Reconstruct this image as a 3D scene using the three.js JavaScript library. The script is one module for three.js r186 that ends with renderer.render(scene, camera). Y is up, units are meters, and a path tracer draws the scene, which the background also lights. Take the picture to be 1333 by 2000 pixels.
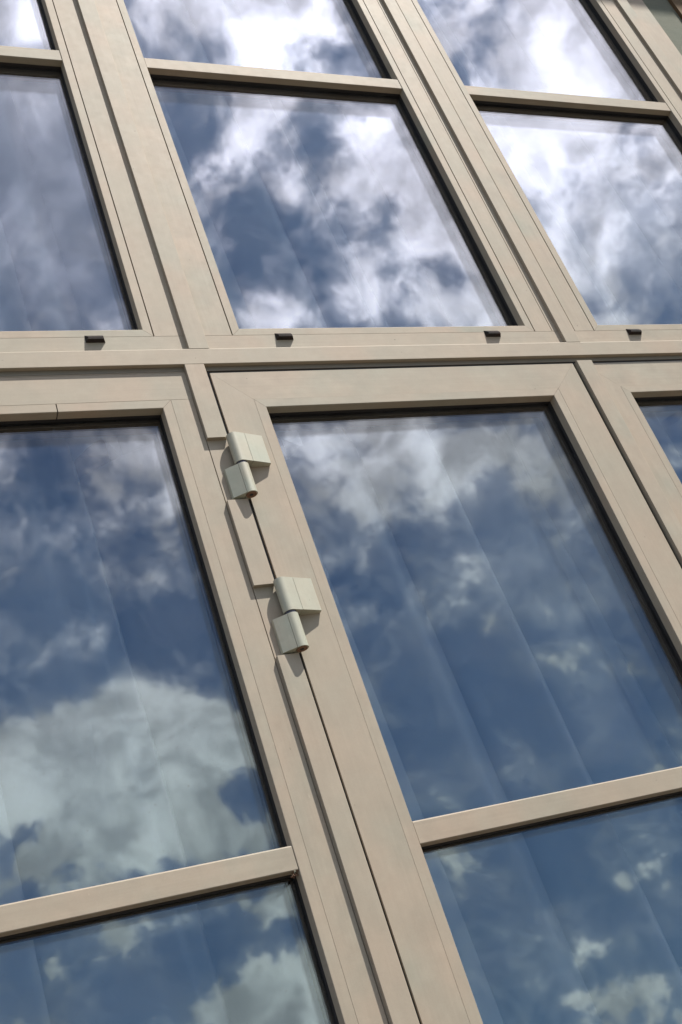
import * as THREE from 'three';
import { mergeGeometries } from 'three/addons/utils/BufferGeometryUtils.js';

// ---------------------------------------------------------------- camera, sky, sun, exposure
const scene = new THREE.Scene();
const H = 2.8;                                   // height of the door head above the ground; the facade is the plane z = 0
const camera = new THREE.PerspectiveCamera(45.76, 682 / 1024, 0.05, 600);
camera.position.set(-0.6835, H - 1.3049, 1.4888);
camera.up.set(0.07323, 0.80886, 0.58343);
camera.lookAt(-0.6835 + 0.41991, H - 1.3049 + 0.50561, 1.4888 - 0.75368);
scene.add(camera);

const renderer = new THREE.WebGLRenderer({ antialias: true });
renderer.setSize(682, 1024);
renderer.toneMapping = THREE.LinearToneMapping;
renderer.toneMappingExposure = 1.5;
renderer.shadowMap.enabled = true;

const SUN = new THREE.Vector3(1.08, 2.45, 1).normalize();
const sun = new THREE.DirectionalLight(new THREE.Color(1, 0.94, 0.86), 5);
sun.position.copy(SUN).multiplyScalar(12).add(new THREE.Vector3(0.4, H, 0));
sun.target.position.set(0.4, H, 0);
sun.castShadow = true;
sun.shadow.mapSize.set(2048, 2048);
Object.assign(sun.shadow.camera, { left: -6, right: 6, top: 6, bottom: -6, near: 1, far: 40 });
scene.add(sun, sun.target);

// value noise, seeded by position only
function hash3(x, y, z) {
  let h = (Math.imul(x, 374761393) + Math.imul(y, 668265263) + Math.imul(z, 2147483647 ^ 0x5bd1e995)) | 0;
  h = Math.imul(h ^ (h >>> 13), 1274126177); h ^= h >>> 16;
  return (h >>> 0) / 4294967295;
}
function noise3(x, y, z) {
  const xi = Math.floor(x), yi = Math.floor(y), zi = Math.floor(z);
  let u = x - xi, v = y - yi, w = z - zi;
  u = u * u * u * (u * (u * 6 - 15) + 10); v = v * v * v * (v * (v * 6 - 15) + 10); w = w * w * w * (w * (w * 6 - 15) + 10);
  const a = hash3(xi, yi, zi), b = hash3(xi + 1, yi, zi), c = hash3(xi, yi + 1, zi), d = hash3(xi + 1, yi + 1, zi);
  const e = hash3(xi, yi, zi + 1), f = hash3(xi + 1, yi, zi + 1), g = hash3(xi, yi + 1, zi + 1), i = hash3(xi + 1, yi + 1, zi + 1);
  const p = a + (b - a) * u, q = c + (d - c) * u, r = e + (f - e) * u, s = g + (i - g) * u;
  const m = p + (q - p) * v, n = r + (s - r) * v;
  return m + (n - m) * w;
}
function fbm(x, y, z, oct, gain = 0.5) {
  let s = 0, a = 1, t = 0;
  for (let k = 0; k < oct; k++) { s += a * noise3(x, y, z); t += a; a *= gain; const nx = x * 2.03 + 17.1; y = y * 2.03 + 5.3; z = z * 2.03 + 9.7; x = nx; }
  return s / t;
}
const sstep = (a, b, x) => { const t = Math.min(1, Math.max(0, (x - a) / (b - a))); return t * t * (3 - 2 * t); };
function rng(seed) { let s = seed >>> 0; return () => { s = (Math.imul(s, 1664525) + 1013904223) >>> 0; return s / 4294967296; }; }

// the clouds of the day: azimuth from the facade's normal, elevation, half sizes, turn (degrees), density, and for thin high cloud its veil
const CLOUDS = [
  [19.4,55.2,2.54,1.61,173,0.30],[18.9,52.6,3.25,2.30,174,-0.06,0.42],[18.0,48.1,3.36,3.05,-174,-0.20,0.30],[17.3,44.5,3.16,2.49,172,-0.30,0.14],[38.1,52.3,2.42,1.25,137,0.55],
  [34.8,50.8,1.49,0.90,99,0.35],[30.9,53.4,1.99,1.24,161,0.22],[32.6,52.2,1.12,0.73,160,-0.18],[40.2,49.9,1.24,1.05,152,-0.20],[42.5,50.7,1.56,0.82,150,0.15],
  [33.8,48.9,1.71,0.98,158,0.30],[31.3,47.9,2.15,0.80,-151,0.34],[28.2,47.0,1.62,0.80,-161,0.22],[27.8,49.5,1.37,1.29,-177,-0.16],[35.9,47.2,1.32,1.27,60,-0.30],
  [29.4,43.7,2.82,2.07,161,-0.26],[33.6,44.6,1.05,0.50,138,0.26],[41.0,43.0,3.47,2.14,119,0.40],[39.5,45.0,1.61,0.89,125,0.22],[38.8,46.5,1.38,0.55,144,0.12],
  [41.1,39.8,2.58,1.60,114,0.34],[37.4,38.5,2.61,1.17,145,0.30],[40.1,38.3,1.06,0.70,152,-0.26],[36.5,42.6,1.38,1.17,31,0.10],[29.3,40.2,1.78,0.80,152,0.42],
  [33.2,41.4,1.86,1.42,46,-0.22],[34.4,39.7,1.17,1.07,67,0.14],[41.5,36.5,1.88,1.17,151,0.14],[52.5,44.3,3.32,1.75,133,0.50],[46.5,47.9,1.34,1.15,143,0.28],
  [49.3,46.7,1.24,1.07,28,-0.26],[47.2,45.8,1.35,0.85,146,-0.12],[53.5,42.2,1.97,1.26,140,0.35],[55.5,44.8,2.57,0.81,140,0.35],[49.2,41.2,2.73,1.08,127,0.30],
  [52.8,38.9,2.42,1.29,142,0.32],[46.9,40.9,1.37,0.89,146,0.22],[46.8,43.3,1.13,0.87,145,0.18],[49.6,37.8,3.88,2.63,125,-0.02,0.34],[46.6,35.8,2.10,1.35,101,0.20],
  [50.2,33.7,1.79,1.57,137,0.06],[49.8,35.8,2.29,1.10,117,0.12],[46.6,38.2,1.16,1.11,113,0.05],[18.7,35.3,2.11,1.43,145,0.34],[20.5,33.2,1.44,1.42,72,0.26],
  [20.2,35.8,1.65,0.72,165,0.14],[13.2,36.2,2.04,1.87,171,-0.18],[13.2,32.8,2.06,1.41,-171,0.10],[20.7,30.2,2.62,2.16,163,-0.22],[14.2,30.0,2.99,1.41,166,-0.14],
  [13.8,28.4,2.06,0.71,-168,0.12],[18.4,27.3,2.83,1.42,164,-0.20],[14.4,22.5,5.28,1.83,165,0.55],[15.4,24.2,2.76,1.16,175,0.28],[19.3,22.2,2.13,1.27,148,0.36],
  [9.4,22.5,2.39,1.70,-175,0.34],[12.2,26.3,3.83,0.93,-175,-0.34],[11.2,20.5,3.35,1.55,165,0.20],[15.9,19.5,3.91,1.58,164,0.26],[19.8,19.5,1.40,0.92,162,-0.16],
  [19.1,17.5,1.86,0.90,163,0.20],[9.5,18.9,2.41,1.30,164,0.10],[13.3,20.9,1.36,0.90,163,-0.08],[17.4,10.6,2.21,1.00,173,0.46],[19.8,11.3,1.30,1.10,114,0.34],
  [20.5,9.8,1.79,1.25,162,0.30],[20.2,14.4,0.99,0.69,74,0.16],[14.8,15.0,3.10,0.48,178,0.18],[10.6,14.0,4.78,1.86,164,-0.22],[16.7,12.9,2.02,1.06,163,-0.22],
  [29.2,33.1,2.66,1.69,160,0.32],[34.6,32.0,2.65,1.80,137,0.36],[30.4,31.0,2.66,0.97,179,0.20],[36.7,30.8,1.43,1.32,154,0.20],[40.1,28.7,2.59,1.91,154,0.00,0.22],
  [38.2,23.9,3.05,2.14,156,-0.10,0.14],[31.5,32.2,4.83,2.41,158,0.00,0.16],[35.3,28.6,1.68,0.96,177,-0.12],[35.4,25.3,1.91,0.81,172,0.12],[38.1,24.9,2.12,0.76,176,0.12],
  [38.4,22.7,2.11,0.75,176,0.12],[34.7,23.1,2.14,0.71,173,0.12],[42.6,24.9,1.60,1.41,154,0.10],[35.9,20.5,2.11,0.61,172,0.12],[30.1,26.2,2.89,1.93,159,-0.14],
  [29.2,21.4,3.82,2.83,160,-0.24],[36.8,17.3,4.13,2.30,158,-0.22],[29.5,29.0,1.93,0.97,159,0.08],[29.2,13.1,1.47,1.01,143,0.15],[34.5,25.5,1.91,1.44,158,-0.16],
  [13.8,17.8,4.90,1.11,179,0.18],[28.1,11.6,0.94,0.76,138,0.17],[32.7,8.1,1.22,0.37,175,0.17],[30.0,7.5,0.71,0.29,180,0.13],[32.5,6.2,2.30,0.52,172,0.24],
  [35.6,10.1,1.34,0.55,174,0.04],[29.5,9.3,2.69,2.12,165,-0.20],[36.2,8.5,1.74,1.27,165,-0.16],[33.4,12.6,3.17,1.33,160,-0.18],[46.1,27.5,1.40,1.35,75,0.08]
];
{
  const W = 4096, Hh = 2048, data = new Float32Array(W * Hh * 4), bias = new Float32Array(W * Hh), known = new Float32Array(W * Hh), haze = new Float32Array(W * Hh), D = Math.PI / 180;
  for (const [az, el, a, b, rot, st, thin] of CLOUDS) {
    const ce = Math.cos(el * D), R = 2.6 * Math.max(a, b), cr = Math.cos(rot * D), sr = Math.sin(rot * D);
    const r0 = Math.max(0, Math.floor(((el - R) / 180 + 0.5) * Hh)), r1 = Math.min(Hh - 1, Math.ceil(((el + R) / 180 + 0.5) * Hh));
    const phi = 90 - az;                                       // atan2(z, x)
    const c0 = Math.floor(((phi - R / ce) / 360 + 0.5) * W), c1 = Math.ceil(((phi + R / ce) / 360 + 0.5) * W);
    for (let r = r0; r <= r1; r++) for (let c = c0; c <= c1; c++) {
      const e = ((c + 0.5) / W - 0.5) * 360, n = ((r + 0.5) / Hh - 0.5) * 180 - el, dx = (90 - e - az) * ce;
      const p = (dx * cr + n * sr) / a, q = (-dx * sr + n * cr) / b, k = p * p + q * q;
      if (k < 6.7) { const i = r * W + ((c % W) + W) % W, g = Math.exp(-k * 0.75); if (thin) haze[i] = Math.min(0.8, haze[i] + thin * g); bias[i] += st * g; known[i] = Math.max(known[i], g); }
    }
  }
  for (let r = 0; r < Hh; r++) {
    const el = ((r + 0.5) / Hh - 0.5) * Math.PI, y = Math.sin(el), ch = Math.cos(el);
    for (let c = 0; c < W; c++) {
      const i = r * W + c, o = i * 4, ph = ((c + 0.5) / W - 0.5) * 2 * Math.PI, x = ch * Math.cos(ph), z = ch * Math.sin(ph);
      data[o + 3] = 1;
      if (y < -0.01) { data[o] = 0.16; data[o + 1] = 0.15; data[o + 2] = 0.13; continue; }
      // clear air: deep blue overhead, paler and greener towards the horizon
      const h = Math.exp(-Math.max(y, 0) * 4.2);
      const sd = Math.max(0, x * SUN.x + y * SUN.y + z * SUN.z), glow = Math.pow(sd, 14);
      let R = 0.062 + 0.06 * h + 0.15 * glow, G = 0.120 + 0.13 * h + 0.16 * glow, B = 0.275 + 0.13 * h + 0.18 * glow;
      // clouds: coarse masses by place, broken up by turbulence
      const wx = fbm(x * 14 + 3, y * 14, z * 14, 4) - 0.5, wy = fbm(x * 14 + 40, y * 14 + 7, z * 14, 4) - 0.5;
      const px = x * 24 + wx * 1.5, py = y * 24 + wy * 1.5, pz = z * 24 + wx;
      const n = fbm(px, py, pz, 8, 0.63);
      const general = (1 - sstep(0, 0.5, known[i])) * (fbm(x * 3.2 + 11, y * 3.2 + 2, z * 3.2, 3) - 0.44) * 1.1;
      const d = 0.5 + (n - 0.5) * 1.3 + bias[i] + general;
      const low = 1 - sstep(0.30, 0.55, y);                       // the cumulus near the horizon has firmer edges
      const cover = (0.92 - 0.18 * low) * sstep(0.49 + 0.06 * low, 0.88 - 0.12 * low, d), veil = (0.34 - 0.16 * low) * sstep(0.22, 0.74, d) * (1 - haze[i]) + haze[i];
      const body = fbm(px * 0.8 + 30, py * 0.8, pz * 0.8, 7, 0.60);
      const bright = (0.98 + 0.45 * glow + 0.56 * sstep(0.3, 0.8, y)) * (0.50 + 0.80 * sstep(0.26, 0.74, body));
      const k = cover + veil * (1 - cover);
      const hi = sstep(0.25, 0.7, y);
      R += (bright * (0.87 + 0.10 * hi) - R) * k; G += (bright * (1 - 0.04 * hi) - G) * k; B += (bright * (0.95 + 0.16 * hi) - B) * k;
      data[o] = R; data[o + 1] = G; data[o + 2] = B;
    }
  }
  const sky = new THREE.DataTexture(data, W, Hh, THREE.RGBAFormat, THREE.FloatType);
  sky.mapping = THREE.EquirectangularReflectionMapping;
  sky.magFilter = sky.minFilter = THREE.LinearFilter;
  sky.needsUpdate = true;
  scene.background = sky;
  scene.environment = sky;
}

// ---------------------------------------------------------------- materials
function tex(w, h, fn, srgb) {
  const d = new Uint8Array(w * h * 4);
  for (let j = 0; j < h; j++) for (let i = 0; i < w; i++) { const c = fn(i / w, j / h, i, j), o = (j * w + i) * 4; for (let k = 0; k < 4; k++) d[o + k] = Math.max(0, Math.min(255, Math.round((k === 3 ? 1 : c[k]) * 255))); }
  const t = new THREE.DataTexture(d, w, h, THREE.RGBAFormat, THREE.UnsignedByteType);
  t.wrapS = t.wrapT = THREE.RepeatWrapping; t.magFilter = THREE.LinearFilter; t.minFilter = THREE.LinearFilter;
  if (srgb) t.colorSpace = THREE.SRGBColorSpace;
  t.needsUpdate = true;
  return t;
}
const toS = (c) => (c <= 0.0031308 ? c * 12.92 : 1.055 * Math.pow(c, 1 / 2.4) - 0.055);
// noise that repeats over the unit square
const tn = (u, v, fu, fv, s, oct) => {
  const a = fbm(u * fu, v * fv, s, oct), b = fbm((u - 1) * fu, v * fv, s, oct), c = fbm(u * fu, (v - 1) * fv, s, oct), d = fbm((u - 1) * fu, (v - 1) * fv, s, oct);
  const p = sstep(0, 1, u), q = sstep(0, 1, v);
  return (a * (1 - p) + b * p) * (1 - q) + (c * (1 - p) + d * p) * q;
};
// weathered powder coat: patches of pinkish and greenish chalk, rain streaks across the length, grain, a few specks
function coat(base, amount, seed) {
  const spots = [], r = rng(seed * 77 + 5);
  for (let k = 0; k < 46; k++) spots.push([r(), r(), 0.0005 + 0.0013 * r() * r(), r() < 0.6 ? 0.55 : 1.13, 1 + 3 * r()]);
  return tex(1024, 1024, (u, v) => {
    const hue = tn(u, v, 9, 9, seed, 4) - 0.5, tone = tn(u, v, 22, 16, seed + 4.5, 4) - 0.5, fine = tn(u, v, 64, 48, seed + 19.5, 3) - 0.5, streak = tn(u, v, 210, 7, seed + 9.5, 3) - 0.5, along = tn(u, v, 5, 190, seed + 14.5, 3) - 0.5, grain = hash3(Math.floor(u * 1024), Math.floor(v * 1024), 7 + seed) - 0.5;
    let m = 1 + amount * (0.62 * tone + 0.34 * fine + 0.34 * streak + 0.08 * along + 0.18 * grain);
    for (const s of spots) { const dx = u - s[0], dy = (v - s[1]) / s[4]; if (dx * dx + dy * dy < s[2] * s[2]) m *= s[3]; }
    return [toS(base[0] * m * (1 + amount * 0.62 * hue)), toS(base[1] * m), toS(base[2] * m * (1 - amount * 0.16 * hue))];
  }, true);
}
const metres = (t, size, ox = 0, oy = 0) => { const c = t.clone(); c.repeat.set(1 / size, 1 / size); c.offset.set(ox, oy); c.needsUpdate = true; return c; };
const coatMap = coat([0.322, 0.280, 0.217], 0.40, 2);
const grainMap = tex(512, 512, (u, v, i, j) => { const g = 0.5 * hash3(i, j, 3) + 0.5 * tn(u, v, 90, 90, 6.5, 3); return [g, g, g]; });
const roughMap = tex(512, 512, (u, v) => { const g = 0.58 + 0.10 * tn(u, v, 30, 30, 31.5, 4); return [g, g, g]; });
const std = (o) => new THREE.MeshPhysicalMaterial(o);
const coats = [0, 1, 2, 3].map((k) => std({ map: metres(coatMap, 0.72, 0.13 + k * 0.27, k * 0.41), roughness: 1, roughnessMap: metres(roughMap, 0.31, k * 0.3, k * 0.17), bumpMap: metres(grainMap, 0.16, k * 0.21, 0), bumpScale: 0.000018, specularIntensity: 0.45 }));
let coatTurn = 0;
const nextCoat = () => coats[(coatTurn = (coatTurn * 5 + 3) % 7) % 4];
const hingeMap = coat([0.350, 0.346, 0.272], 0.40, 8);
const M = {
  hinge: std({ map: metres(hingeMap, 0.34), roughness: 0.5, bumpMap: metres(grainMap, 0.12), bumpScale: 0.00005 }),
  gasket: std({ color: new THREE.Color().setRGB(0.014, 0.013, 0.014), roughness: 0.75 }),
  cap: std({ map: metres(coat([0.028, 0.022, 0.020], 1.4, 4), 0.12), roughness: 0.8, specularIntensity: 0.25, bumpMap: metres(grainMap, 0.05), bumpScale: 0.0003 }),
  washer: std({ color: new THREE.Color().setRGB(0.03, 0.028, 0.045), roughness: 0.35 }),
  rust: std({ map: metres(coat([0.16, 0.085, 0.05], 1.5, 5), 0.06), roughness: 0.8 }),
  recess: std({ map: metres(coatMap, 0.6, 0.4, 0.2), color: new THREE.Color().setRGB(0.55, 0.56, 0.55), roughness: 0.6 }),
  render: std({ map: metres(coat([0.135, 0.140, 0.105], 0.35, 11), 0.9), roughness: 0.95, bumpMap: metres(grainMap, 0.2), bumpScale: 0.001 }),
  brown: std({ map: metres(coat([0.12, 0.075, 0.035], 0.5, 13), 0.5), roughness: 0.9 }),
  paving: std({ map: metres(coat([0.125, 0.108, 0.085], 0.6, 15), 1.7), roughness: 0.95 }),
  plaster: std({ color: new THREE.Color().setRGB(0.35, 0.34, 0.33), roughness: 0.95 }),
};
// fabric: fine weave and faint unevenness
M.curtain = std({ map: metres(tex(512, 512, (u, v, i, j) => { const w = 0.93 + 0.05 * ((i + j) & 1) + 0.08 * (tn(u, v, 14, 6, 21.5, 3) - 0.5); return [toS(0.66 * w), toS(0.78 * w), toS(0.88 * w)]; }, true), 0.4), roughness: 1 });
// double glazing with a solar-control tint; the outer face carries dust specks
const dust = (() => {
  const N = 1024, f = new Float32Array(N * N), r = rng(91);
  for (let k = 0; k < 2600; k++) {
    const x = r() * N, y = r() * N, rad = 0.4 + 0.7 * Math.pow(r(), 6), st = 0.03 + 0.2 * r() * r();
    for (let j = Math.floor(y - rad - 1); j <= y + rad + 1; j++) for (let i = Math.floor(x - rad - 1); i <= x + rad + 1; i++) { const d = Math.hypot(i - x, j - y), a = st * sstep(rad + 0.8, rad - 0.6, d); if (a > 0) { const o = ((j + N) % N) * N + ((i + N) % N); f[o] = Math.max(f[o], a); } }
  }
  return { N, f };
})();
const TINT = [0.95, 0.975, 0.99];
const dustAt = (u, v, i, j) => dust.f[j * dust.N + i] + 0.012 * sstep(0.35, 0.75, tn(u, v, 12, 5, 44.5, 4));
const glassTint = tex(dust.N, dust.N, (u, v, i, j) => { const k = Math.min(1, dustAt(u, v, i, j) * 4); return [0, 1, 2].map((c) => toS(TINT[c] + (0.75 - TINT[c]) * k)); }, true);
const glassClear = tex(dust.N, dust.N, (u, v, i, j) => { const g = 1 - dustAt(u, v, i, j); return [g, g, g]; });
const paneMats = [0, 1, 2].map((k) => std({ map: metres(glassTint, 0.8, k * 0.37, k * 0.21), transmission: 1, transmissionMap: metres(glassClear, 0.8, k * 0.37, k * 0.21), thickness: 0.006, roughness: 0, ior: 1.8 }));
M.innerGlass = std({ color: new THREE.Color().setRGB(...TINT), transmission: 1, thickness: 0.006, roughness: 0, ior: 1.8 });

// ---------------------------------------------------------------- shape helpers
const taken = {};
const numbered = (n) => { const k = taken[n] = (taken[n] ?? -1) + 1; return k ? `${n}_${String(k).padStart(3, '0')}` : n; };
function mesh(name, geo, mat, parent) {
  const m = new THREE.Mesh(Array.isArray(geo) ? mergeGeometries(geo) : geo, mat);
  m.name = parent === scene ? numbered(name) : name; m.castShadow = m.receiveShadow = true; parent.add(m);
  return m;
}
function thing(name, label, category, group, pos = [0, 0, 0]) {
  const g = new THREE.Group(); g.name = numbered(name); g.position.set(pos[0], pos[1], pos[2]);
  g.userData = { label, category, kind: 'thing' }; if (group) g.userData.group = group;
  scene.add(g);
  return g;
}
// A straight member: profile [[t, z] ...] swept along s. put(s, t, z) gives the point; the ends may be cut on the slant (s depends on t).
let uvShift = 0;
function sweep(profile, s0, s1, put, closedEnds = true) {
  const A = profile.map(([t, z]) => put(typeof s0 === 'function' ? s0(t) : s0, t, z)), B = profile.map(([t, z]) => put(typeof s1 === 'function' ? s1(t) : s1, t, z));
  const S0 = profile.map(([t]) => (typeof s0 === 'function' ? s0(t) : s0)), S1 = profile.map(([t]) => (typeof s1 === 'function' ? s1(t) : s1));
  const P = [], U = [], n = profile.length; let per = uvShift; uvShift = (uvShift + 0.137) % 3;
  const tri = (a, b, c, ua, ub, uc) => { P.push(...a, ...b, ...c); U.push(...ua, ...ub, ...uc); };
  for (let i = 0; i < n; i++) {
    const j = (i + 1) % n, d = Math.hypot(profile[j][0] - profile[i][0], profile[j][1] - profile[i][1]);
    const a = [per, S0[i]], b = [per + d, S0[j]], c = [per + d, S1[j]], e = [per, S1[i]];
    tri(A[i], A[j], B[j], a, b, c); tri(A[i], B[j], B[i], a, c, e); per += d;
  }
  if (closedEnds) {
    const tris = THREE.ShapeUtils.triangulateShape(profile.map(([t, z]) => new THREE.Vector2(t, z)), []);
    for (const [a, b, c] of tris) { tri(A[a], A[c], A[b], profile[a], profile[c], profile[b]); tri(B[a], B[b], B[c], profile[a], profile[b], profile[c]); }
  }
  const g = new THREE.BufferGeometry();
  g.setAttribute('position', new THREE.Float32BufferAttribute(P, 3)); g.setAttribute('uv', new THREE.Float32BufferAttribute(U, 2));
  // make the faces look outwards
  const v = new THREE.Vector3(), w = new THREE.Vector3(), q = new THREE.Vector3(); let vol = 0;
  for (let i = 0; i < P.length; i += 9) { v.fromArray(P, i); w.fromArray(P, i + 3); q.fromArray(P, i + 6); vol += v.dot(w.cross(q)); }
  if (vol < 0) { const p = g.attributes.position, t = g.attributes.uv; for (let i = 0; i < p.count; i += 3) { for (const [at, k] of [[p, 3], [t, 2]]) for (let c = 0; c < k; c++) { const x = at.array[(i + 1) * k + c]; at.array[(i + 1) * k + c] = at.array[(i + 2) * k + c]; at.array[(i + 2) * k + c] = x; } } }
  g.computeVertexNormals();
  return g;
}
const up = (s, t, z) => [t, s, z], across = (s, t, z) => [s, t, z];
// a bar's section from t0 to t1, z1 (front) to z0 (back), front edges eased by c0 and c1
const bar = (t0, t1, z0, z1, c0 = 0.0007, c1 = c0) => [[t0, z0], [t0, z1 - c0], [t0 + c0 * 0.3, z1 - c0 * 0.3], [t0 + c0, z1], [t1 - c1, z1], [t1 - c1 * 0.3, z1 - c1 * 0.3], [t1, z1 - c1], [t1, z0]];
const vbar = (x0, x1, y0, y1, z0, z1, c0, c1) => sweep(bar(x0, x1, z0, z1, c0, c1), y0, y1, up);
const hbar = (x0, x1, y0, y1, z0, z1, c0, c1) => sweep(bar(y0, y1, z0, z1, c0, c1), x0, x1, across);
const box = (x0, x1, y0, y1, z0, z1) => sweep([[y0, z0], [y0, z1], [y1, z1], [y1, z0]], x0, x1, across);

const GAP = 0.0002, RET = -0.0165, GLASS = -0.0235, BACK = -0.075;
// the four mitred sticks round an opening; section(d) is given with d = 0 at the opening's outer line and d = w at its edge
function ring(x0, x1, y0, y1, w, section, cut = 0.00025) {
  const out = {};
  const m = (lo, hi, e) => [(d) => lo - w + d + e, (d) => hi + w - d - e];
  const mk = (lo, hi, flip, at, put) => { const [a, b] = m(lo, hi, cut), sec = section.map(([d, z]) => [flip ? at + w - d : at - w + d, z]); const dOf = (t) => (flip ? at + w - t : t - at + w); return sweep(sec, (t) => a(dOf(t)), (t) => b(dOf(t)), put); };
  out.bottom = mk(x0, x1, false, y0, across); out.top = mk(x0, x1, true, y1, across);
  out.left = mk(y0, y1, false, x0, up); out.right = mk(y0, y1, true, x1, up);
  return out;
}
// a glazed opening: glazing beads, bars, and for each field a gasket and two panes
function glaze(parent, x0, x1, y0, y1, w, bars, opt = {}) {
  const GAP = opt.gap ?? 0.0002;
  const sec = [[GAP, -0.03], [GAP, -0.0003], [GAP + 0.0003, 0], [w - 0.0011, 0], [w - 0.0003, -0.0003], [w, -0.0011], [w + 0.0008, RET], [w - 0.008, RET], [w - 0.008, -0.03]];
  const r = ring(x0, x1, y0, y1, w, sec);
  for (const k of ['bottom', 'left', 'right']) mesh('glazing_bead', r[k], nextCoat(), parent);
  if (opt.splitTop) {                                          // the head bead is in two lengths with an open butt joint
    const [xs] = [opt.splitTop], flip = sec.map(([d, z]) => [y1 + w - d, z]), dOf = (t) => y1 + w - t;
    mesh('glazing_bead', sweep(flip, (t) => x0 - w + dOf(t), xs - 0.0009, across), nextCoat(), parent);
    mesh('glazing_bead', sweep(flip, xs + 0.0009, (t) => x1 + w - dOf(t) - 0.00025, across), nextCoat(), parent);
  } else mesh('glazing_bead', r.top, nextCoat(), parent);
  let lo = y0;
  const fields = [];
  for (const [b0, b1] of bars) {
    mesh('glazing_bar', [hbar(x0 + 0.0008, x1 - 0.0008, b0, b1, RET, -0.0012, 0.0011, opt.topEase ?? 0.0024), hbar(x0 + 0.0004, x1 - 0.0004, b0 + 0.008, b1 - 0.008, -0.07, RET + 0.0004, 0.0005)], nextCoat(), parent);
    fields.push([lo, b0]); lo = b1;
  }
  fields.push([lo, y1]);
  fields.forEach(([a, b], k) => {
    const g = ring(x0, x1, a, b, 0.006, [[0, GLASS + 0.0003], [0, RET - 0.0003], [0.0066, RET - 0.0003], [0.0072, RET - 0.0012], [0.0078, GLASS + 0.0003]], 0);
    const h = ring(x0, x1, a, b, 0.006, [[0, -0.0545], [0, -0.0518], [0.0075, -0.0518], [0.0075, -0.0545]], 0);
    mesh('gasket', [...Object.values(g), ...Object.values(h)], M.gasket, parent);
    const sp = ring(x0, x1, a, b, 0.006, [[0, -0.0453], [0, -0.0297], [0.002, -0.0297], [0.002, -0.0453]], 0);
    mesh('glass_spacer', Object.values(sp), M.gasket, parent);
    mesh('outer_pane', box(x0 - 0.006, x1 + 0.006, a - 0.006, b + 0.006, -0.0295, GLASS), paneMats[(k + (opt.seed ?? 0)) % 3], parent);
    mesh('inner_pane', box(x0 - 0.006, x1 + 0.006, a - 0.006, b + 0.006, -0.0515, -0.0455), M.innerGlass, parent);
  });
}
// section of a stile or rail: full depth outside the seam, with a rebate leg behind the glass
const stileL = (o, s, w) => (o < s ? [[o, BACK], [o, -0.0006], [o + 0.0006, 0], [s - 0.0003, 0], [s, -0.0003], [s, -0.055], [s + w, -0.055], [s + w, BACK]] : stileL(-o, -s, w).map(([t, z]) => [-t, z]));

// ---------------------------------------------------------------- setting
{
  const g = mesh('ground', new THREE.PlaneGeometry(400, 400, 1, 1).rotateX(-Math.PI / 2), M.paving, scene);
  g.geometry.attributes.uv.array.forEach((v, i, a) => { a[i] = v * 400; });
  g.userData = { kind: 'structure' };
}
const G0 = 0;                                                   // ground level
const rise = (o) => { o.position.y += H; return o; };           // facade heights below are measured from the door head
const low = -H + 0.02;

// ---------------------------------------------------------------- upper windows
const W = 0.0178;
const caps = (parent, xs) => {
  for (const x of xs) {
    const a = [[-0.0166, 0.0735], [0.0166, 0.0735], [0.0158, 0.0898], [-0.0158, 0.0898]], f = [[-0.0133, 0.0752], [0.0133, 0.0752], [0.0127, 0.0800], [-0.0127, 0.0800]], P = [], U = [];
    const q = (p0, p1, p2, p3) => { for (const p of [p0, p1, p2, p0, p2, p3]) { P.push(...p); U.push(p[0], p[1] + p[2]); } };
    const b3 = a.map(([u, v]) => [x + u, v, 0.0002]), f3 = f.map(([u, v]) => [x + u, v, 0.0082]);
    q(f3[0], f3[1], f3[2], f3[3]); for (let k = 0; k < 4; k++) { const n = (k + 1) % 4; q(b3[k], b3[n], f3[n], f3[k]); }
    const g = new THREE.BufferGeometry(); g.setAttribute('position', new THREE.Float32BufferAttribute(P, 3)); g.setAttribute('uv', new THREE.Float32BufferAttribute(U, 2)); g.computeVertexNormals();
    mesh('drain_cap', g, M.cap, parent);
  }
};
function upperWindow(cx, left, right, label, capXs, seed, railL = left, railR = right) {
  const t = rise(thing('window', label, 'window', 'windows in the upper row'));
  const x0 = cx - 0.3017, x1 = cx + 0.3017, y0 = 0.1025, y1 = 1.72, s0 = 0.0864, top = 1.80;
  mesh('stile', sweep(stileL(left + GAP, x0 - W, 0.0165), s0 + 0.0004, y1 + W, up), nextCoat(), t);
  mesh('stile', sweep(stileL(right - GAP, x1 + W, 0.0165), s0 + 0.0004, y1 + W, up), nextCoat(), t);
  mesh('bottom_rail', sweep(stileL(0.030, s0, 0.0145), railL, railR, across), nextCoat(), t);
  mesh('top_rail', sweep(stileL(top, y1 + W, 0.0165), left, right, across), nextCoat(), t);
  glaze(t, x0, x1, y0, y1, W - 0.0017, [[0.8478, 0.8814]], { seed, topEase: 0.0014 });
  caps(t, capXs);
  return t;
}
const C0 = -0.3967, C1 = 0.3833, C2 = 1.1645;
upperWindow(C0, -0.7867, -0.0090, 'window above the fixed light at the left edge, soft grey sky in its glass', [-0.6170, -0.1818], 0);
upperWindow(C1, -0.0090, 0.7428, 'middle upper window above the hinged door, torn white clouds in its dark blue glass', [0.1611, 0.5995], 1, -0.0090, 0.7703);
upperWindow(C2, 0.7982, 1.5500, 'brightest upper window at the top right, glass almost filled by white cloud', [0.9423, 1.3850], 2, 0.7707, 1.5500);

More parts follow.
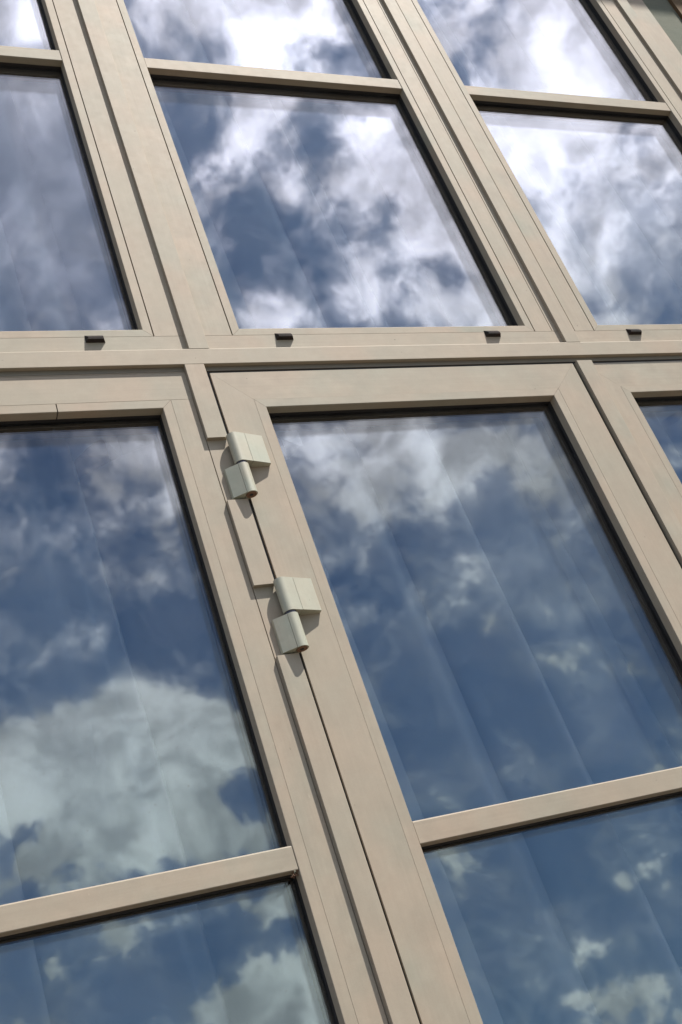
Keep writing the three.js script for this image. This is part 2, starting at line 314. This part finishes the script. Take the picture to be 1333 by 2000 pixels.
// mullions between them: a core and a raised cover strip
function mullion(label, core, strip, name = 'mullion') {
  const t = rise(thing(name, label, 'mullion', 'mullions of the upper row'));
  mesh('core', vbar(core[0], core[1], 0.0872, 1.80, BACK, core[2], 0.0005), coats[0], t);
  mesh('cover_strip', vbar(strip[0], strip[1], 0.0497, 1.80, 0.0003, 0.0082, 0.0008, 0.0012), nextCoat(), t);
}
mullion('beige mullion with cover strip between the left and middle upper windows', [-0.0084, -0.0074, -0.004], [-0.0262, 0.0105]);
mullion('beige mullion with fine side joints between the middle and right upper windows', [0.7434, 0.7976, 0], [0.7555, 0.7892]);
mullion('rightmost mullion, its head in soft shade next to the grey green wall', [1.5506, 1.6420, 0], [1.5328, 1.5700]);

// ---------------------------------------------------------------- the transom that runs through under the upper windows
{
  const t = rise(thing('transom', 'long beige transom running across the whole front above the door', 'transom'));
  mesh('cover_strip', hbar(-1.6, 1.642, 0.0142, 0.0497, 0.0003, 0.0082, 0.0008, 0.0022), coats[1], t);
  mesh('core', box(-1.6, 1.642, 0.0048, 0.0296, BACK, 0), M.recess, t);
  mesh('dark_gap_fill', hbar(-0.0007, 1.5255, 0.0003, 0.0046, -0.060, -0.0016, 0.0004), M.gasket, t);  // black strip added in the gap over the door heads to paint its shade
  mesh('sub_rail', box(-1.6, -0.0434, 0.0026, 0.0046, BACK, -0.0006), coats[2], t);
}

// ---------------------------------------------------------------- lower row
// fixed light at the left
{
  const t = rise(thing('fixed_window', 'fixed window left of the hinges with a big white cumulus in its glass', 'window'));
  const x1 = -0.0993, x0 = -0.70, y1 = -0.0732, y0 = -2.62, w = 0.0172;
  mesh('stile', sweep(stileL(-0.0437, x1 + w, 0.016), low, y1 + w - 0.0004, up), coats[3], t);
  mesh('stile', sweep(stileL(-0.745, x0 - w, 0.016), low, y1 + w - 0.0004, up), coats[1], t);
  mesh('top_rail', sweep(stileL(0.0021, y1 + w, 0.016), -0.745, -0.0437, across), coats[0], t);
  mesh('bottom_rail', sweep(stileL(low + 0.001, y0 - w, 0.016), x0 - w, x1 + w, across), coats[2], t);
  glaze(t, x0, x1, y0, y1, w, [[-1.726, -1.692], [-0.8628, -0.8290]], { splitTop: -0.2715, seed: 1 });
}
// dirt caught under the right end of the left glazing bar
{
  const r = rng(5), lump = (n, sp, s0, s1, cx, cy, cz) => mergeGeometries(Array.from({ length: n }, () => { const s = s0 + (s1 - s0) * r() * r(); return new THREE.IcosahedronGeometry(s, 0).scale(1 + r(), 0.6 + 0.6 * r(), 0.7).rotateZ(r() * 6).translate(cx + (r() - 0.5) * sp, cy + (r() - 0.5) * sp * 0.6, cz - 0.010 * r()); }));
  const t = rise(thing('dirt_clump', 'dark dirt with a pale fleck caught under the left glazing bar', 'dirt'));
  mesh('grime', lump(46, 0.013, 0.0005, 0.0017, -0.1050, -0.8655, -0.003), M.rust, t);
  mesh('fleck', lump(5, 0.004, 0.0006, 0.0015, -0.1062, -0.8648, 0.0006), M.hinge, t);
}
// post that carries the hinges
{
  const t = rise(thing('door_post', 'beige post between fixed window and door, its cover strip cut out for the hinges', 'post'));
  mesh('core', vbar(-0.0426, -0.0048, low, 0.0046, BACK, 0, 0.0006), coats[2], t);
  mesh('dark_gap_fill', [vbar(-0.0047, -0.0008, low, 0.0030, -0.060, -0.0012, 0.0004)], M.gasket, t);  // black fill added almost flush, stands in for the dark of the hinge-side gap
  mesh('door_stop', box(-0.0300, 0.012, low, 0.0040, BACK - 0.02, -0.077), M.gasket, t);
  for (const [a, b, x] of [[-0.1455, 0.0138, -0.0433], [-0.4313, -0.2717, -0.0433], [low, -0.5533, -0.0418]]) mesh('cover_strip', vbar(x, x + 0.0350, a, b, 0.0003, 0.0082, 0.0007, 0.0012), nextCoat(), t);
}
// doors
function door(label, x0, x1, sx, bx, y0, seed) {
  const t = rise(thing('glazed_door', label, 'door', 'glazed doors of the lower row')), w = bx - sx;
  // leaf sticks, mitred at the top corners
  const st = sx - x0, sec = stileL(0, st, w - 0.001);
  const cut = (d) => -Math.min(d, st) * 0.983 - 0.00012, ytop = 0;
  mesh('stile', sweep(sec.map(([d, z]) => [x0 + d, z]), low, (tt) => ytop + cut(tt - x0), up), coats[1], t);
  mesh('stile', sweep(sec.map(([d, z]) => [x1 - d, z]), low, (tt) => ytop + cut(x1 - tt), up), coats[0], t);
  const sy = st * 0.983;
  const rs = sec.map(([d, z]) => [-(d > st ? sy + (d - st) : d * 0.983), z]);
  mesh('top_rail', sweep(rs, (tt) => x0 + Math.min(-tt / 0.983, st) + 0.00012, (tt) => x1 - Math.min(-tt / 0.983, st) - 0.00012, across), coats[2], t);
  mesh('bottom_rail', sweep(stileL(low + 0.004, y0 - w, w - 0.001), x0 + st, x1 - st, across), coats[3], t);
  glaze(t, bx, x0 + x1 - bx, y0, -sy - w + 0.0006, w, [[-1.726, -1.692], [-0.8628, -0.8290]], { seed, gap: 0.00012 });
  return t;
}
const d1 = door('glazed door hung on two hinges, clouds fading into deep blue glass', 0, 0.7502, 0.0632, 0.0812, -2.56, 0);
d1.position.x -= 0.0010; d1.position.y -= 0.0014; d1.position.z += 0.0020;
const d2 = door('second glazed door at the right edge behind a raised meeting strip', 0.7715, 1.5210, 0.8353, 0.8522, -2.56, 2);
mesh('meeting_strip', vbar(0.7560, 0.7920, low, 0.0006, 0.0003, 0.0082, 0.0007, 0.0012), coats[0], d2);
mesh('dark_gap_fill', vbar(0.7528, 0.7708, low, -0.0006, -0.05, -0.0035, 0.001), M.gasket, d2);
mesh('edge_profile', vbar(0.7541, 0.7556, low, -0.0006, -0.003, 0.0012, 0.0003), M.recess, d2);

// hinges: the door half on the right above, the frame half on the left below
function hinge(parent, y, ox, oy, oz) {
  const g = new THREE.Group(); g.name = 'hinge'; g.position.set(ox, y + oy, oz); parent.add(g);
  const bx = -0.003, bz = 0.0145, r = 0.0106;
  const tang = (ex, ez, sgn) => { const dx = ex - bx, dz = ez - bz, D = Math.hypot(dx, dz), ph = Math.atan2(dz, dx), al = Math.acos(r / D); return ph + sgn * al; };
  const arc = (a0, a1, n = 28) => Array.from({ length: n + 1 }, (_, k) => { const a = a0 + (a1 - a0) * k / n; return [bx + r * Math.cos(a), bz + r * Math.sin(a)]; });
  const lerp = (p, q, x) => { const k = (x - p[0]) / (q[0] - p[0]); return [x, p[1] + (q[1] - p[1]) * k]; };
  const smooth = (geo) => geo;
  // door half
  const E = [0.0497, 0.0108], a = tang(E[0], E[1], 1), T = [bx + r * Math.cos(a), bz + r * Math.sin(a)], s1 = 0.0163;
  const A = [lerp(T, E, s1 - 0.0003), ...arc(a, Math.PI * 1.5), [bx, 0.0024], [s1 - 0.0003, 0.0024]];
  const B = [[E[0], 0.0024], [E[0], E[1] - 0.0008], [E[0] - 0.0008, E[1] + 0.0002], lerp(T, E, s1 + 0.0003), [s1 + 0.0003, 0.0024]];
  const easedY = (prof, y0, y1) => [sweep(prof, y0, y1, up)];
  mesh('door_knuckle', easedY(A, -0.2066, -0.1490), M.hinge, g);
  mesh('door_leaf', easedY(B, -0.2064, -0.1492), M.hinge, g);
  // frame half
  const F = [-0.0313, 0.0080], b = tang(F[0], F[1], -1) + 2 * Math.PI, T2 = [bx + r * Math.cos(b), bz + r * Math.sin(b)], s2 = -0.0118;
  const C = [lerp(T2, F, s2 + 0.0003), ...arc(b, -Math.PI * 0.5), [bx, 0.0004], [s2 + 0.0003, 0.0004]];
  const Dd = [[F[0], 0.0004], [F[0], F[1] - 0.0006], [F[0] + 0.0006, F[1] + 0.0002], lerp(T2, F, s2 - 0.0003), [s2 - 0.0003, 0.0004]];
  mesh('frame_knuckle', easedY(C, -0.2684, -0.2112), M.hinge, g);
  mesh('frame_leaf', easedY(Dd, -0.2682, -0.2114), M.hinge, g);
  mesh('washer', new THREE.CylinderGeometry(0.0094, 0.0094, 0.0046, 28).translate(bx, -0.2089, bz), M.washer, g);
  mesh('end_ring', new THREE.TorusGeometry(0.0076, 0.0012, 8, 28).rotateX(Math.PI / 2).translate(bx, -0.2686, bz), M.rust, g);
  mesh('pin', [new THREE.CylinderGeometry(0.0066, 0.0066, 0.0008, 20).translate(bx, -0.2688, bz).toNonIndexed()], M.rust, g);
  mesh('pin_socket', new THREE.CylinderGeometry(0.0032, 0.0032, 0.0006, 6).translate(bx, -0.2694, bz), M.gasket, g);
  mesh('screw_hole', new THREE.CylinderGeometry(0.0022, 0.0022, 0.0006, 12).translate(0.0125, -0.2068, 0.0052), M.gasket, g);
}
hinge(d1, 0, 0.0010, 0.0014, -0.0020);
hinge(d1, -0.2822, 0.0010, 0.0014, -0.0020);

// jamb at the far right and at the far left of the lower row
{
  const t = rise(thing('door_jamb', 'beige jamb at the right end of the lower row', 'jamb'));
  mesh('core', vbar(1.5260, 1.6420, low, 0.0046, BACK, 0, 0.0006), coats[2], t);
  const u = rise(thing('window_jamb', 'beige jamb at the left end of both window rows', 'jamb'));
  mesh('core', [vbar(-1.6, -0.7457, low, 0.0046, BACK, 0, 0.0006), vbar(-1.6, -0.7872, 0.0298, 1.80, BACK, 0, 0.0006)], coats[3], u);
}

// ---------------------------------------------------------------- curtains behind the glass: folds that overlap from left to right
function curtain(label, xa, xb, ya, yb, edges, ridges, seed) {
  const nx = 460, ny = 40, P = [], U = [], I = [];
  const v = [xa - 0.10, ...edges.map((q) => q[0]), xb + 0.14], amp = [...edges.map((q) => q[1]), 0.06];
  for (let j = 0; j <= ny; j++) for (let i = 0; i <= nx; i++) {
    const y = ya + (yb - ya) * j / ny; let x = xa + (xb - xa) * i / nx, k = 0;
    while (k < v.length - 2 && x > v[k + 1]) k++;
    const w = v[k + 1] - v[k], s = Math.min(1, Math.max(0, (x - v[k]) / w));
    // each fold starts deep behind its left neighbour, swells forward and ends in a free edge
    let z = -0.33 + 2.7 * amp[k] * (Math.sin(Math.PI * 0.5 * Math.min(1, s * 1.5)) - 0.42 * sstep(0.5, 1, s) * s);
    for (const [rx, rw, rh] of ridges) { const q = (x - rx - 0.006 * (fbm(y * 3.1, seed + 8, rx, 2) - 0.5)) / rw; z += rh * Math.exp(-q * q) * (0.55 + 0.9 * fbm(y * 2.1, rx, seed + 9, 2)); }
    z += 0.012 * (fbm(x * 7, y * 0.9, seed, 3) - 0.5) + 0.004 * (fbm(x * 26, y * 1.6, seed + 3, 2) - 0.5);
    x += -0.034 * (y - (ya + yb) * 0.5 * 0 - edges[0][2]) + 0.006 * (fbm(y * 1.3, seed, 2.5, 2) - 0.5);
    P.push(x, y, z); U.push(x, y);
    if (i < nx && j < ny) { const a = j * (nx + 1) + i, b = a + nx + 1; I.push(a, a + 1, b + 1, a, b + 1, b); }
  }
  const g = new THREE.BufferGeometry(); g.setAttribute('position', new THREE.Float32BufferAttribute(P, 3)); g.setAttribute('uv', new THREE.Float32BufferAttribute(U, 2)); g.setIndex(I); g.computeVertexNormals();
  const m = rise(mesh('curtain', g, M.curtain, scene)); m.material.side = THREE.DoubleSide;
  m.userData = { kind: 'thing', label, category: 'curtain', group: 'curtains behind the glazing' };
}
// folds: [where the edge stands, how far it swells, height at which that holds]
curtain('pleated curtain behind the left upper window', -0.95, 0.07, 0.02, 1.84, [[-0.62, 0.06, 0.45], [-0.42, 0.08], [-0.235, 0.08], [-0.12, 0.05]], [], 1.5);
curtain('pleated curtain with two long folds behind the middle upper window', 0.10, 0.86, 0.02, 1.84, [[0.24, 0.05, 0.45], [0.385, 0.07], [0.452, 0.08], [0.55, 0.05], [0.70, 0.06]], [], 4.5);
curtain('pleated curtain behind the bright right upper window', 0.87, 1.75, 0.02, 1.84, [[0.98, 0.05, 0.45], [1.065, 0.08], [1.20, 0.05], [1.355, 0.07], [1.50, 0.06]], [], 7.5);
curtain('curtain with a wavy bright fold behind the fixed window', -0.95, 0.09, low + 0.02, 0.012, [[-0.62, 0.06, -0.4], [-0.428, 0.08], [-0.204, 0.07]], [[-0.214, 0.014, 0.060]], 10.5);
curtain('curtain with one strong vertical fold behind the hinged door', 0.10, 0.86, low + 0.02, 0.012, [[0.222, 0.045, -0.4], [0.368, 0.058], [0.487, 0.088], [0.690, 0.070]], [[0.674, 0.011, 0.040]], 13.5);
curtain('curtain behind the door at the right edge', 0.87, 1.70, low + 0.02, 0.012, [[0.98, 0.05, -0.4], [1.12, 0.06], [1.30, 0.06], [1.48, 0.05]], [], 16.5);

// ---------------------------------------------------------------- the rest of the building
{
  const t = thing('building_wall', 'dark grey green rendered wall in the top right corner past the last mullion', 'wall');
  mesh('wall_panel', box(1.6424, 1.748, G0 + 0.01, 5.4, -0.40, -0.004), M.render, t);
  mesh('brown_panel', box(1.7484, 5.5, G0 + 0.01, 5.4, -0.40, 0.006), M.brown, t);
  mesh('wall_panel', box(-5.5, -1.6006, G0 + 0.01, 5.4, -0.40, -0.004), M.render, t);
  mesh('lintel', box(-1.6004, 1.6422, H + 1.8004, 5.4, -0.40, -0.004), M.render, t);
  const r = thing('roof_overhang', 'roof overhang above the windows that shades the mullion head', 'roof');
  mesh('slab', box(-5.5, 5.5, H + 1.315 + 2.45 * 0.62, H + 1.315 + 2.45 * 0.62 + 0.25, -0.40, 0.62), M.render, r);
  const room = (name, g) => { const m = mesh(name, g, M.plaster, scene); m.userData = { kind: 'structure' }; };
  room('interior_wall', box(-5.5, 5.5, 0.01, 5.0, -3.3, -3.1));
  room('interior_side_wall', box(-5.5, -5.3, 0.01, 5.0, -3.1, -0.401));
  room('interior_side_wall', box(5.3, 5.5, 0.01, 5.0, -3.1, -0.401));
  room('interior_floor', box(-5.29, 5.29, 0.006, 0.018, -3.09, -0.10));
  room('interior_ceiling', box(-5.5, 5.5, 5.001, 5.2, -3.3, -0.401));
}

renderer.render(scene, camera);
